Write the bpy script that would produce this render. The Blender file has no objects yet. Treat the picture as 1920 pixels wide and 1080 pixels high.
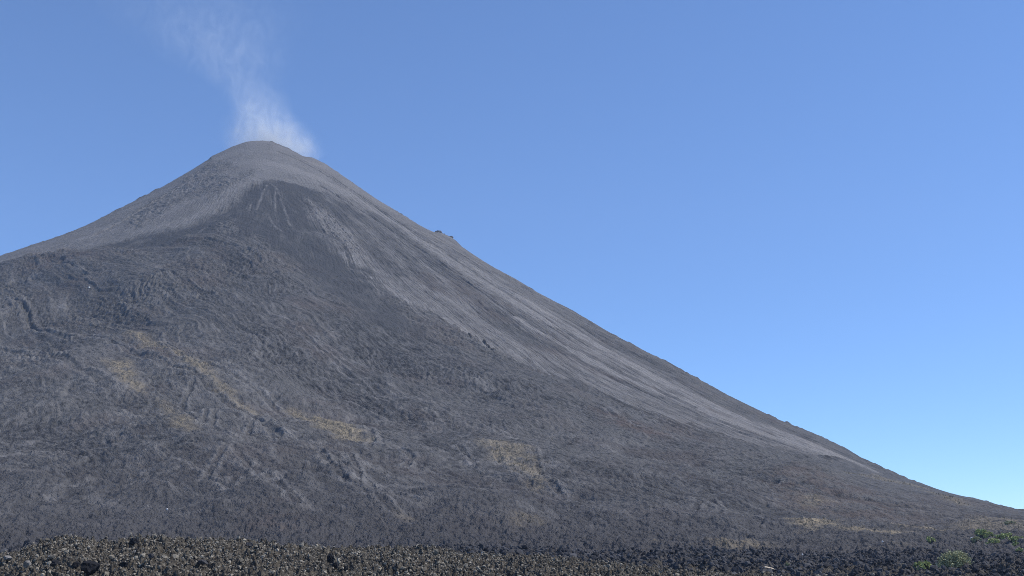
import bpy, math, random
import numpy as np
from concurrent.futures import ThreadPoolExecutor

F32 = np.float32
scene = bpy.context.scene

# ------------------------------------------------------------------ camera
FPX = 2059.0                       # focal length in photograph pixels (1920 wide)
PITCH = math.atan(520.0 / FPX)     # the level line falls at y = 1060
cam_d = bpy.data.cameras.new("camera")
cam = bpy.data.objects.new("camera", cam_d)
scene.collection.objects.link(cam)
scene.camera = cam
cam_d.sensor_width = 36.0
cam_d.lens = 36.0 * FPX / 1920.0
cam_d.clip_start = 0.2
cam_d.clip_end = 20000.0
cam.location = (0, 0, 0)
cam.rotation_euler = (math.pi / 2 + PITCH, 0, 0)

# ------------------------------------------------------------------ sky and sun
SUN_EL = math.radians(52.0)
SUN_AZ = math.radians(84.0)        # clockwise from the view direction (+Y): from the right
world = bpy.data.worlds.new("World")
scene.world = world
world.use_nodes = True
wn = world.node_tree
wn.nodes.clear()
sky = wn.nodes.new("ShaderNodeTexSky")
sky.sky_type = 'NISHITA'
sky.sun_disc = False
sky.sun_elevation = SUN_EL
sky.sun_rotation = SUN_AZ
sky.altitude = 2200.0
sky.air_density = 1.0
sky.dust_density = 0.0
sky.ozone_density = 10.0
bg = wn.nodes.new("ShaderNodeBackground")
bg.inputs['Strength'].default_value = 0.14
wo = wn.nodes.new("ShaderNodeOutputWorld")
wn.links.new(sky.outputs['Color'], bg.inputs['Color'])
wn.links.new(bg.outputs[0], wo.inputs['Surface'])

sun_d = bpy.data.lights.new("sun", 'SUN')
sun_d.energy = 3.7
sun_d.angle = math.radians(0.5)
sun_d.color = (1.0, 0.955, 0.89)
sun = bpy.data.objects.new("sun", sun_d)
scene.collection.objects.link(sun)
sun.rotation_euler = (math.pi / 2 - SUN_EL, 0, -SUN_AZ + math.pi)   # lamp shines along its local -Z
sun.location = (0, 0, 900)

scene.view_settings.view_transform = 'Standard'
scene.view_settings.look = 'None'
scene.view_settings.gamma = 1.0
scene.view_settings.exposure = 0.42
scene.render.engine = 'CYCLES'
scene.cycles.pixel_filter_type = 'BLACKMAN_HARRIS'
scene.cycles.filter_width = 0.95
scene.cycles.use_denoising = True
scene.cycles.denoiser = 'OPENIMAGEDENOISE'
scene.cycles.denoising_input_passes = 'RGB_ALBEDO_NORMAL'
scene.cycles.denoising_prefilter = 'NONE'
scene.cycles.adaptive_threshold = 0.004
scene.cycles.max_bounces = 6
scene.cycles.diffuse_bounces = 2
scene.cycles.volume_bounces = 1
scene.cycles.transparent_max_bounces = 12

# ------------------------------------------------------------------ noise
_rng = np.random.RandomState(7)
_P = _rng.permutation(4096).astype(np.int32)
_ANG = _rng.rand(4096).astype(F32) * (2 * math.pi)
_GX, _GY = np.cos(_ANG), np.sin(_ANG)


def noise(x, y, seed=0):
    """gradient noise, about -0.7..0.7"""
    x = np.asarray(x, F32); y = np.asarray(y, F32)
    xf = np.floor(x); yf = np.floor(y)
    xi = xf.astype(np.int32) + seed * 131; yi = yf.astype(np.int32) + seed * 57
    fx = x - xf; fy = y - yf
    u = fx * fx * fx * (fx * (fx * 6 - 15) + 10)
    v = fy * fy * fy * (fy * (fy * 6 - 15) + 10)
    a0 = _P[xi & 4095]; a1 = _P[(xi + 1) & 4095]
    h00 = (a0 + yi) & 4095; h01 = (a0 + yi + 1) & 4095
    h10 = (a1 + yi) & 4095; h11 = (a1 + yi + 1) & 4095
    h00 = _P[h00]; h01 = _P[h01]; h10 = _P[h10]; h11 = _P[h11]
    n00 = _GX[h00] * fx + _GY[h00] * fy
    n10 = _GX[h10] * (fx - 1) + _GY[h10] * fy
    n01 = _GX[h01] * fx + _GY[h01] * (fy - 1)
    n11 = _GX[h11] * (fx - 1) + _GY[h11] * (fy - 1)
    a = n00 + u * (n10 - n00)
    b = n01 + u * (n11 - n01)
    return a + v * (b - a)


def fbm(x, y, octaves, seed=0, gain=0.5, lac=2.03):
    s = 0.0; a = 1.0
    for k in range(octaves):
        s = s + a * noise(x, y, seed + k)
        x = x * lac + 17.3; y = y * lac - 9.1
        a *= gain
    return s


def ridged(x, y, octaves, seed=0, gain=0.55, lac=2.1):
    s = 0.0; a = 1.0
    for k in range(octaves):
        s = s + a * (1.0 - 2.6 * np.abs(noise(x, y, seed + k)))
        x = x * lac + 5.7; y = y * lac + 3.1
        a *= gain
    return s


def sstep(a, b, x):
    t = np.clip((x - a) / (b - a), 0, 1)
    return t * t * (3 - 2 * t)


def smax(a, b, k):
    h = np.clip(0.5 + 0.5 * (a - b) / k, 0, 1)
    return b + (a - b) * h + k * h * (1 - h)


# ------------------------------------------------------------------ bearings
CP, SP = math.cos(PITCH), math.sin(PITCH)


def bearing(px, py):
    """bearing (tangent of azimuth) and slope (tangent of elevation) of a line of sight"""
    u = (np.asarray(px, float) - 960) / FPX
    v = (540 - np.asarray(py, float)) / FPX
    dy = CP - v * SP
    dz = SP + v * CP
    return u / dy, dz / np.hypot(u, dy)


def spot(px, py, r):
    t, e = bearing(px, py)
    a = math.atan(float(t))
    return r * math.sin(a), r * math.cos(a), r * float(e)


# ------------------------------------------------------------------ large shape of the land
SUMMIT_R = 1200.0
SX, SY, SZ = spot(495, 262, SUMMIT_R)

prof_r = np.array([0, 25, 55, 90, 140, 250, 400, 520, 600, 680, 750, 830, 900, 970, 1080, 1300, 1700, 2300, 4200], float)
prof_z = np.array([0, 3, 15, 35, 66, 135, 228, 300, 345, 385, 412, 436, 452, 463, 471, 478, 492, 512, 560], float)
_pr = np.linspace(0, 4200, 4201)
_pz = np.interp(_pr, prof_r, prof_z)
_k = np.hanning(61); _k /= _k.sum()
_pz = np.convolve(np.concatenate([_pz[30:0:-1], _pz, _pz[-1] + 0.03 * np.arange(1, 31)]), _k, 'valid')
_pz = (SZ - _pz + (_pz[0])).astype(F32)
_pr = _pr.astype(F32)

SIL = [(-400, 620), (-200, 550), (0, 480), (67, 457), (127, 438), (150, 430), (207, 400), (262, 372), (300, 353), (349, 325), (391, 299),
       (397, 293), (436, 275), (462, 266), (480, 264), (494, 264), (511, 266), (540, 278), (569, 294), (585, 296), (608, 307),
       (657, 341), (705, 374), (752, 402), (787, 425), (808, 435), (814, 437), (823, 436), (832, 440), (847, 447), (855, 453),
       (867, 465), (892, 482), (925, 503), (967, 525), (1009, 550), (1074, 583), (1148, 628), (1222, 665), (1256, 680),
       (1296, 704), (1370, 744), (1459, 787), (1526, 813), (1587, 841), (1613, 857), (1667, 882), (1727, 910), (1780, 925),
       (1840, 937), (1913, 957), (2000, 972), (2200, 1005)]
_st, _se = bearing([p[0] for p in SIL], [p[1] for p in SIL])
_sa = np.arctan(_st)

SHOULDER = [spot(*p) for p in [(-260, 545, 735), (-120, 522, 755), (0, 505, 775), (130, 482, 792), (250, 468, 800),
                               (340, 452, 806), (400, 447, 806), (470, 456, 800), (540, 482, 782)]]
VENT = spot(497, 338, 985)
FLOW_A = [(-300, 1066), (0, 1053), (30, 1046), (60, 1036), (100, 1024), (160, 1026), (200, 1032), (250, 1023), (330, 1021),
          (400, 1027), (500, 1033), (600, 1039), (640, 1046), (800, 1043), (900, 1053), (1000, 1056), (1100, 1064), (1200, 1075),
          (1400, 1092), (1920, 1111), (2200, 1121)]
FLOW_B = [(-300, 1050), (0, 1045), (600, 1045), (950, 1041), (1100, 1045), (1300, 1050), (1400, 1059), (1500, 1060),
          (1700, 1066), (1800, 1064), (1920, 1056), (2200, 1052)]


def _line(tab):
    t, e = bearing([p[0] for p in tab], [p[1] for p in tab])
    return np.arctan(t), e


_fa, _fae = _line(FLOW_A)
_fb, _fbe = _line(FLOW_B)


def seg_dist(x, y, p, q):
    dx, dy = q[0] - p[0], q[1] - p[1]
    t = np.clip(((x - p[0]) * dx + (y - p[1]) * dy) / (dx * dx + dy * dy), 0, 1)
    return np.hypot(x - p[0] - t * dx, y - p[1] - t * dy), t


def massif(x, y):
    rho = np.hypot(x - SX, y - SY)
    z = np.interp(rho, _pr, _pz).astype(F32)
    # vent mound high on the near side
    d = np.hypot((x - VENT[0]) * 0.85, y - VENT[1])
    zb = VENT[2] + 3 - 0.60 * np.sqrt(d * d + 120.0)
    z = smax(z, zb, 5.0)
    # shoulder of old flows
    zc = np.full_like(z, -500.0)
    for p, q in zip(SHOULDER[:-1], SHOULDER[1:]):
        dd, t = seg_dist(x, y, p, q)
        zc = np.maximum(zc, p[2] + t * (q[2] - p[2]) - 0.565 * (np.sqrt(dd * dd + 400.0) - 20.0))
    lowfade = sstep(40, 150, zc) * 40.0 - 40.0
    z = smax(z, zc + lowfade * 0.8, 6.0)
    return z


def near_land(x, y, r, az, z):
    base = np.interp(r, [0, 20, 55, 90, 140, 190, 240, 300], [-1.7, -2.3, -3.9, -3.6, -2.2, -1.0, 1.2, 6.0]).astype(F32)
    w = sstep(200, 330, r)
    z = base * (1 - w) + z * w
    ea = np.interp(az, _fa, _fae); eb = np.interp(az, _fb, _fbe)
    back = np.clip((r - 232) / 40, 0, 3) * 4.0
    zb = eb * 212 - np.clip((205 - r) / 55, 0, 2) ** 1.15 * 2.3 - back
    z = smax(z, zb, 1.0)
    ca = ea * 112
    za = ca - np.clip((108 - r) / 40, 0, 2) ** 1.1 * 3.2 - np.clip((r - 116) / 14, 0, 4) ** 1.3 * 1.8
    return smax(z, za, 0.6)


_fit_a = np.linspace(-0.75, 0.75, 1201)
_fit_s = np.ones(1201)
_fit_d = np.zeros(1201)
_fit_r = np.full(1201, 1200.0)


def land_scale(az, r):
    s = np.interp(az, _fit_a, _fit_s)
    return 1 + (s - 1) * sstep(350, 700, r)


def crest_lift(az, r):
    d = np.interp(az, _fit_a, _fit_d); rc = np.interp(az, _fit_a, _fit_r)
    return d * rc * sstep(-55, -4, r - rc)


def _fit():
    global _fit_s, _fit_d, _fit_r
    rr = np.arange(300, 2200, 3.0)
    A, R = np.meshgrid(_fit_a, rr, indexing='ij')
    Z = massif((R * np.sin(A)).astype(F32), (R * np.cos(A)).astype(F32))
    W = sstep(350, 700, R)
    tgt = np.interp(_fit_a, _sa, _se)
    lo = np.full(1201, 0.3); hi = np.full(1201, 2.5)
    for _ in range(24):
        m = 0.5 * (lo + hi)
        e = (Z * (1 + (m[:, None] - 1) * W) / R).max(1)
        lo = np.where(e < tgt, m, lo); hi = np.where(e < tgt, hi, m)
    k = np.hanning(141); k /= k.sum()
    s = 0.5 * (lo + hi)
    _fit_s = np.convolve(np.concatenate([np.full(70, s[0]), s, np.full(70, s[-1])]), k, 'valid')
    E = Z * (1 + (_fit_s[:, None] - 1) * W) / R
    _fit_r = rr[E.argmax(1)]
    k = np.hanning(61); k /= k.sum()
    _fit_r = np.convolve(np.concatenate([np.full(30, _fit_r[0]), _fit_r, np.full(30, _fit_r[-1])]), k, 'valid')
    _fit_d = tgt - E.max(1)


_fit()


def base_land(x, y):
    x = np.asarray(x, F32); y = np.asarray(y, F32)
    r = np.hypot(x, y); az = np.arctan2(x, y)
    z = massif(x, y) * land_scale(az, r) + crest_lift(az, r)
    return near_land(x, y, r, az, z).astype(F32)


def ground_spot(px, py, rmin=70.0, rmax=1400.0, step=1.0):
    """where the line of sight through a photograph point meets the land"""
    t, e = bearing(px, py)
    a = math.atan(float(t))
    rr = np.arange(rmin, rmax, step)
    z = base_land(rr * math.sin(a), rr * math.cos(a))
    k = np.argmax(z > rr * float(e))
    if not (z > rr * float(e)).any():
        k = int(np.argmax(z / rr))
    r = rr[k]
    return r * math.sin(a), r * math.cos(a)


def G(*pts, rmin=250.0):
    return [ground_spot(px, py, rmin) for px, py in pts]


# ------------------------------------------------------------------ areas on the slopes
def area(x, y, pts, soft):
    """1 inside the outline, fading over soft metres across its edge"""
    xs = [p[0] for p in pts]; ys = [p[1] for p in pts]
    out = np.zeros(x.shape, F32)
    m = (x > min(xs) - soft) & (x < max(xs) + soft) & (y > min(ys) - soft) & (y < max(ys) + soft)
    if not m.any():
        return out
    px, py = x[m], y[m]
    inside = np.zeros(px.shape, bool)
    dist = np.full(px.shape, 1e9, F32)
    n = len(pts)
    for i in range(n):
        p, q = pts[i], pts[(i + 1) % n]
        d, _ = seg_dist(px, py, p, q)
        dist = np.minimum(dist, d)
        if p[1] != q[1]:
            c = ((p[1] > py) != (q[1] > py)) & (px < (q[0] - p[0]) * (py - p[1]) / (q[1] - p[1]) + p[0])
            inside ^= c
    sd = np.where(inside, dist, -dist)
    out[m] = sstep(-soft, soft, sd)
    return out


def strand(x, y, pts, w0, w1=None):
    """a band along a line, w0 metres half width at its start, w1 at its end"""
    w1 = w0 if w1 is None else w1
    wm = max(w0, w1) * 1.6
    xs = [p[0] for p in pts]; ys = [p[1] for p in pts]
    out = np.zeros(x.shape, F32)
    m = (x > min(xs) - wm) & (x < max(xs) + wm) & (y > min(ys) - wm) & (y < max(ys) + wm)
    if not m.any():
        return out
    px, py = x[m], y[m]
    best = np.zeros(px.shape, F32)
    n = len(pts) - 1
    for i in range(n):
        d, t = seg_dist(px, py, pts[i], pts[i + 1])
        w = w0 + (w1 - w0) * (i + t) / n
        best = np.maximum(best, 1 - sstep(0.55, 1.5, d / w))
    out[m] = best
    return out


ASH = G((-300, 600), (-300, 480), (0, 470), (200, 395), (400, 285), (495, 262), (620, 310), (1000, 540), (1400, 760), (1640, 872), (1655, 890),
        (1560, 872), (1470, 851), (1360, 822), (1240, 778), (1130, 735), (1000, 690), (900, 655), (850, 625), (780, 580),
        (720, 545), (670, 495), (625, 445), (585, 400), (600, 372), (640, 378), (560, 352), (500, 341), (455, 362), (410, 395),
        (330, 428), (240, 446), (170, 464), (90, 478), (0, 492))
DARK_TONGUES = [
    (G((700, 405), (770, 455), (850, 525), (930, 590), (1010, 645)), 7, 13),
    (G((640, 385), (700, 425), (760, 480), (820, 540)), 9, 8),
    (G((560, 360), (620, 390), (690, 450), (740, 510)), 12, 9),
    (G((930, 560), (1050, 640), (1180, 705), (1300, 760)), 3, 4),
    (G((1020, 640), (1120, 690), (1230, 740)), 6, 4),
    (G((1250, 760), (1350, 800), (1450, 835)), 4, 2)]
EDGE_LINE = G((600, 306), (705, 381), (800, 440), (900, 505), (1000, 564), (1074, 604), (1148, 650), (1222, 690), (1296, 732), (1370, 773), (1459, 809), (1526, 835),
              (1600, 865), (1660, 893), (1740, 925), rmin=600.0)
_ea = np.array([math.atan2(p[0], p[1]) for p in EDGE_LINE]); _er = np.array([math.hypot(*p) for p in EDGE_LINE])
CONE_ROUGH = [G((345, 335), (400, 300), (445, 305), (430, 340), (400, 362), (350, 375), (330, 360)),
              G((440, 330), (480, 318), (478, 332), (440, 350), (400, 372), (395, 355)),
              G((250, 400), (330, 350), (345, 372), (280, 420), (230, 435))]
CONE_PALE = [(G((500, 300), (495, 325), (440, 352), (390, 388), (320, 430)), 5, 7), (G((470, 285), (400, 340), (330, 390), (240, 432)), 3, 5),
             (G((520, 300), (560, 335), (640, 368), (700, 395)), 6, 5), (G((380, 325), (280, 390), (150, 450)), 4, 6),
             (G((440, 282), (480, 284), (520, 288)), 4, 4)]
CONE_DARK = [(G((520, 284), (580, 312), (640, 345), (720, 400), (830, 470), (960, 555)), 1.6, 2.2), (G((545, 290), (620, 330), (700, 385), (800, 455)), 1.2, 1.6),
             (G((560, 300), (660, 362), (760, 430), (900, 520), (1100, 645)), 1.2, 2.0), (G((600, 352), (700, 410), (820, 490), (960, 590)), 1.5, 2.0),
             (G((330, 356), (250, 405), (180, 440)), 1.5, 2)]
PALE_FANS = [
    (G((650, 480), (700, 530), (760, 575), (830, 610), (880, 640)), 5, 11),
    (G((880, 500), (1050, 610), (1250, 720), (1420, 800), (1550, 850), (1640, 884)), 8, 14),
    (G((980, 600), (1120, 680), (1280, 750), (1430, 815), (1560, 860)), 6, 12),
    (G((520, 310), (640, 360), (760, 430), (900, 530), (1040, 615)), 9, 6)]
CINDER = G((497, 338), (560, 350), (640, 375), (690, 410), (640, 420), (660, 480), (720, 560), (800, 640), (700, 620), (600, 540),
           (520, 475), (470, 457), (400, 448), (330, 453), (250, 468), (170, 468), (240, 446), (330, 428), (410, 395), (455, 362))
SPECKLE = [G((400, 440), (405, 415), (430, 405), (448, 425), (450, 445), (425, 448)),
           G((455, 445), (480, 442), (505, 458), (520, 470), (480, 465)),
           G((560, 372), (610, 385), (660, 440), (700, 500), (650, 470), (600, 430))]
RILLS = [G((500, 352), (492, 366), (484, 380), (480, 390)),
         G((506, 350), (518, 362), (532, 385), (538, 402), (540, 418), (552, 432)),
         G((516, 358), (515, 375), (517, 390)),
         G((505, 405), (512, 420), (528, 438)),
         G((470, 380), (466, 392), (462, 385))]
GRASS = [
    (G((237, 628), (262, 632), (300, 665), (345, 688), (342, 698), (318, 686), (285, 672), (248, 648)), 0.85),
    (G((330, 690), (365, 697), (400, 715), (398, 726), (430, 745), (482, 778), (470, 780), (425, 755), (395, 735), (350, 710)), 0.8),
    (G((205, 690), (245, 700), (252, 735), (264, 755), (240, 748), (205, 722)), 0.9),
    (G((300, 760), (335, 775), (330, 785), (318, 778)), 0.6),
    (G((305, 792), (330, 796), (365, 822), (358, 826), (325, 808)), 0.8),
    (G((540, 754), (580, 766), (640, 782), (680, 808), (690, 822), (640, 826), (625, 812), (585, 795), (555, 780)), 0.95),
    (G((900, 830), (935, 828), (985, 845), (1005, 870), (1022, 905), (1010, 912), (985, 895), (955, 872), (925, 850)), 0.7),
    (G((760, 975), (772, 982), (778, 990), (768, 988)), 0.7),
    (G((960, 990), (975, 978), (1012, 984), (1010, 990), (985, 988), (972, 997)), 0.45),
    (G((1478, 970), (1500, 968), (1560, 975), (1575, 990), (1540, 985), (1512, 994), (1492, 984)), 1.0),
    (G((1570, 992), (1640, 996), (1700, 1002), (1690, 1012), (1600, 1004)), 0.8),
    (G((1640, 972), (1700, 980), (1770, 992), (1800, 1004), (1740, 1002), (1680, 990)), 0.9),
    (G((1330, 1022), (1420, 1026), (1450, 1036), (1380, 1040), (1340, 1032)), 0.55),
    (G((1220, 1034), (1250, 1032), (1262, 1040), (1230, 1044)), 0.55),
    (G((1380, 1050), (1500, 1048), (1560, 1058), (1420, 1062)), 0.45),
    (G((1600, 1050), (1700, 1056), (1720, 1068), (1640, 1064)), 0.7),
    (G((1500, 880), (1600, 890), (1700, 905), (1750, 918), (1640, 904)), 0.45),
    (G((1740, 925), (1790, 938), (1820, 950), (1780, 944)), 0.55),
    (G((1500, 925), (1530, 924), (1545, 934), (1515, 936)), 0.6),
    (G((1780, 968), (1840, 966), (1920, 975), (1960, 990), (1860, 985)), 0.5)]
RUST = [
    (G((1120, 775), (1180, 790), (1230, 805), (1280, 825), (1220, 820), (1150, 800)), 0.9),
    (G((1420, 900), (1500, 895), (1600, 920), (1720, 950), (1740, 985), (1600, 965), (1480, 935)), 0.55),
    (G((40, 470), (180, 470), (180, 495), (60, 505)), 0.5),
    (G((480, 980), (540, 960), (560, 1010), (500, 1012)), 0.5),
    (G((240, 640), (330, 690), (320, 705), (250, 670)), 0.5)]
LEVEES = [
    (G((20, 570), (45, 580), (60, 605), (85, 622), (130, 640)), 3.0, 3.2),
    (G((0, 650), (60, 675), (110, 690), (150, 720), (200, 750)), 4, 2.6),
    (G((160, 632), (205, 652), (250, 680), (300, 705), (370, 728), (420, 760), (470, 790), (520, 830)), 3, 2.6),
    (G((290, 660), (330, 690), (380, 705), (430, 722), (500, 745), (560, 790)), 2.4, 2.0),
    (G((362, 735), (350, 752), (342, 770), (345, 790), (360, 810)), 1.6, 1.8),
    (G((378, 775), (388, 790), (380, 812)), 1.4, 1.4),
    (G((400, 795), (398, 815), (425, 830), (432, 845)), 1.6, 1.8),
    (G((462, 790), (472, 810), (460, 830), (438, 850)), 1.6, 1.8),
    (G((660, 780), (690, 800), (700, 820), (690, 838)), 1.8, 1.8),
    (G((720, 830), (760, 845), (775, 860), (760, 875)), 1.8, 1.8),
    (G((640, 868), (665, 890), (672, 912), (665, 928)), 1.6, 1.8),
    (G((600, 880), (640, 910), (690, 940), (740, 975)), 1.8, 1.6),
    (G((925, 835), (940, 862), (975, 890), (1000, 905)), 1.8, 1.7),
    (G((1000, 850), (1008, 875), (1020, 900), (1055, 920)), 1.8, 1.7),
    (G((860, 830), (880, 850), (890, 870)), 1.8, 1.8),
    (G((425, 868), (395, 890), (385, 905), (430, 922), (440, 905)), 1.6, 1.6),
    (G((425, 865), (470, 895), (520, 920), (560, 960)), 2.0, 1.6),
    (G((1290, 925), (1310, 935), (1300, 950)), 1.8, 1.6),
    (G((1335, 925), (1355, 935), (1345, 955)), 1.8, 1.6),
    (G((1140, 780), (1260, 822), (1400, 860), (1550, 890)), 2.4, 1.6),
    (G((700, 700), (800, 745), (900, 790), (1020, 830)), 2.4, 1.5),
    (G((560, 620), (640, 680), (720, 730)), 2.4, 1.5),
    (G((620, 880), (700, 925), (780, 960)), 2.0, 1.5)]
HOLLOWS = [(G((335, 855),), 7, 5), (G((905, 903),), 5, 3)]


def detail(x, y, want_masks=False):
    """height of the land with its relief; the second value holds what each spot is made of"""
    x = np.asarray(x, F32); y = np.asarray(y, F32)
    r = np.hypot(x, y); az = np.arctan2(x, y)
    z0 = base_land(x, y)
    dx, dy = x - F32(SX), y - F32(SY)
    rho = np.hypot(dx, dy)
    th = np.arctan2(dx, -dy)                     # 0 towards the viewer, growing to the right
    wx = fbm(x / 70, y / 70, 3, 11) ; wy = fbm(x / 70, y / 70, 3, 21)
    xw = x + wx * 14; yw = y + wy * 14
    fx = x + noise(x / 9, y / 9, 31) * 5; fy = y + noise(x / 9, y / 9, 33) * 5
    near = 1 - sstep(118, 240, r)
    mtn = sstep(235, 330, r)
    # stream lines: bearing round the summit against distance from it
    tw = th + wx * 0.012 * sstep(150, 500, rho)
    st1 = fbm(tw * 70, rho / 210, 3, 41, 0.6)
    st2 = fbm(tw * 260, rho / 90, 3, 47, 0.6)
    st3 = noise(tw * 700, rho / 40, 53)
    strk = st1 * 0.9 + st2 * 0.8 + st3 * 0.4
    drift = strk * (7 + 6 * sstep(0.1, 0.5, th))
    ash_in = area(xw + strk * 10, yw + strk * 6, ASH, 17.0)
    ex_ = noise(x / 14, y / 14, 181) * 9 + noise(x / 5, y / 5, 182) * 4
    ash = area(xw * 0.5 + x * 0.5 + drift + ex_, yw * 0.5 + y * 0.5 + drift * 0.6 + ex_, ASH, 9.0)
    rc = np.interp(az, _fit_a, _fit_r)
    cw = np.interp(az, [0.2, 0.36], [1.0, 3.6])
    crest = sstep(-90, -15, (r - rc) / cw)
    foot = 1 - 0.85 * sstep(0.24, 0.34, az) * sstep(330, 520, r)
    calm = (1 - 0.9 * crest) * foot
    tongues = np.zeros(x.shape, F32)
    for pts, a, b in DARK_TONGUES:
        tongues = np.maximum(tongues, strand(fx, fy, pts, a, b))
    edge = sstep(-4, 5, r - np.interp(az, _ea, _er) + strk * 10 * sstep(0.32, 0.2, az)) * sstep(0.0, 0.12, az) * (1 - sstep(0.355, 0.37, az))
    crough = np.zeros(x.shape, F32)
    for pts in CONE_ROUGH:
        crough = np.maximum(crough, area(x + ex_, y + ex_, pts, 7.0))
    cpale = np.zeros(x.shape, F32)
    for pts, a, b in CONE_PALE:
        cpale = np.maximum(cpale, strand(fx + ex_ * 0.4, fy, pts, a, b))
    cdark = np.zeros(x.shape, F32)
    for pts, a, b in CONE_DARK:
        cdark = np.maximum(cdark, strand(x + ex_ * 0.2, y, pts, a, b))
    fans = np.zeros(x.shape, F32)
    for pts, a, b in PALE_FANS:
        fans = np.maximum(fans, strand(fx, fy, pts, a, b))
    speck = np.zeros(x.shape, F32)
    for pts in SPECKLE:
        speck = np.maximum(speck, area(fx, fy, pts, 5.0))
    rill = np.zeros(x.shape, F32)
    qx = x + noise(x / 5, y / 5, 35) * 0.8; qy = y + noise(x / 5, y / 5, 36) * 0.8
    for pts in RILLS:
        rill = np.maximum(rill, strand(qx, qy, pts, 0.9, 1.0))

    # old flows came down from a point behind the left shoulder
    ex, ey = x - F32(SX - 620), y - F32(SY + 320)
    ro2 = np.hypot(ex, ey); t2 = np.arctan2(ex, -ey)
    cind = area(fx + ex_, fy + ex_, CINDER, 9.0)
    # --- relief
    rough = (1 - 0.85 * ash) * (1 - 0.75 * cind) * mtn * (1 - 0.72 * crest) * (0.35 + 0.65 * foot)                # broken lava against smooth ash
    sm = fbm(xw / 130, yw / 130, 3, 61)
    z = z0 + mtn * calm * sm * (9.0 * (1 - ash) + 3.0 * ash) * sstep(60, 260, rho)
    z = z + mtn * (1 - 0.75 * crest) * (ash * sstep(-0.2, 0.5, th - 0.5 * sstep(300, 120, rho)) * sstep(60, 200, rho) + ash * 0.2 * sstep(160, 360, rho) + 0.25 * cind) * (st1 * 0.9 + st2 * 0.75 + st3 * 0.4)
    # lava tongues running down, seen as levees
    u = t2 * 1000; v = ro2
    wu = fbm(x / 60, y / 60, 3, 71); wv = fbm(x / 60, y / 60, 3, 74)
    uw = u + wu * 9; vw = v + wv * 14
    big = fbm(uw / 55, vw / 190, 2, 76)
    # separate flows, each a raised sheet with its own edge, tone and pair of levees
    f1 = noise(uw / 42, vw / 260, 171) + 0.25 * noise(uw / 14, vw / 60, 172)
    f2 = noise(uw / 23 + 7, vw / 170, 173) + 0.25 * noise(uw / 9, vw / 40, 174)
    low = 1 - sstep(60, 170, z0)
    cu = noise((x + wu * 46) / 52, (y + wv * 46) / 46, 175) + 0.22 * noise(x / 18, y / 18, 176) * 0.8
    cu2 = noise((x + wv * 30) / 27, (y + wu * 30) / 25, 177) + 0.2 * noise(x / 11, y / 11, 178)
    sheet = sstep(-0.04, 0.04, f1) * 1.0 + sstep(0.0, 0.06, f2) * 0.6
    lobes = (sstep(-0.04, 0.05, cu) * 1.3 + sstep(0.0, 0.07, cu2) * 0.7) * low
    rim = (np.exp(-(f1 / 0.022) ** 2) * 0.9 + np.exp(-(f2 / 0.03) ** 2) * 0.6 + np.exp(-((f2 - 0.25) / 0.02) ** 2) * 0.5
           + low * (np.exp(-(cu / 0.02) ** 2) * 1.3 + np.exp(-(cu2 / 0.03) ** 2) * 0.9 + np.exp(-((cu2 - 0.2) / 0.022) ** 2) * 0.7))
    line = np.exp(-(noise(uw / 15, vw / 230, 195) / 0.045) ** 2) + 0.7 * np.exp(-(noise(uw / 7, vw / 120, 196) / 0.06) ** 2)
    g = 0.3 + 0.7 * sstep(60, 170, z0)
    rim = rim * 1.2 + line * 1.1
    z = z + rough * (big * 6.5 * calm + ridged(uw / 24, vw / 280, 2, 197) * 1.3 * g * calm + (sheet - 0.8) * calm + (lobes - 1.0 * low) * 0.6 * calm + rim * 0.55 * g * calm)
    a2 = fbm(uw / 9, vw / 34, 2, 85, 0.6)
    ridge = ridged(uw / 6.0, vw / 40.0, 2, 93)
    z = z + rough * (a2 * 0.55 + ridge * 0.30) * (0.5 + 0.5 * sstep(40, 140, z0))
    a3 = fbm(uw / 2.7, vw / 8.5, 2, 91, 0.8)
    a4 = noise(x / 2.0, y / 2.0, 97)
    tilt = 0.45 + 0.55 * sstep(40, 140, z0)
    crag = sstep(-0.15, 0.35, noise(uw / 34, vw / 80, 99)) * 0.8 + 0.45 + 0.1 * low
    z = z + (rough * crag * tilt + mtn * ash * (0.16 + 0.40 * sstep(-0.1, 0.5, -th + 0.4 * wx) * sstep(0.0, 0.3, fbm(x / 40, y / 40, 2, 98) + 0.1))
             + 0.28 * mtn * cind + mtn * speck * 0.9) * (a3 * 0.95 + a4 * 1.15)
    z = z + ash * crough * (ridged(x / 9, y / 12, 2, 191) * 0.7 + a3 * 1.2) - cdark * 1.6 * (1 - crest)
    levee = np.zeros(x.shape, F32)
    for pts, w, h in LEVEES:
        d = strand(qx, qy, pts, w * 1.5) - 1.5 * strand(qx, qy, pts, w * 0.6)
        z = z + d * h * 0.45 * (1 - 0.5 * low)
        levee = np.maximum(levee, np.clip(d, 0, 1))
    for pts, w, h in HOLLOWS:
        d = np.hypot(fx - pts[0][0], fy - pts[0][1])
        z = z - h * (1 - sstep(0.3 * w, w, d))
    z = z + rill * 0.5 + mtn * crest * np.maximum(noise(x / 7, y / 7, 199) - 0.24, 0) * 3.5 * np.clip(0.4 + 2 * noise(x / 60, y / 60, 200), 0, 1.3)
    # ribs along the right-hand edge and the rocky knob on the skyline
    z = z + mtn * ash * sstep(0.5, 1.2, th) * (ridged(tw * 130, rho / 130, 2, 95) * 0.9)
    # lava plain and near flows
    plain = (1 - mtn)
    mid = (1 - 0.6 * mtn) * sstep(112, 150, r) * (1 - sstep(500, 700, r)) * foot
    hum = fbm(x / 26, y / 26, 3, 101)
    z = z + mid * hum * (1.8 + 2.2 * sstep(200, 300, r))
    z = z + mid * (ridged(x / 9, y / 14, 3, 105, 0.6)) * 0.42
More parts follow.
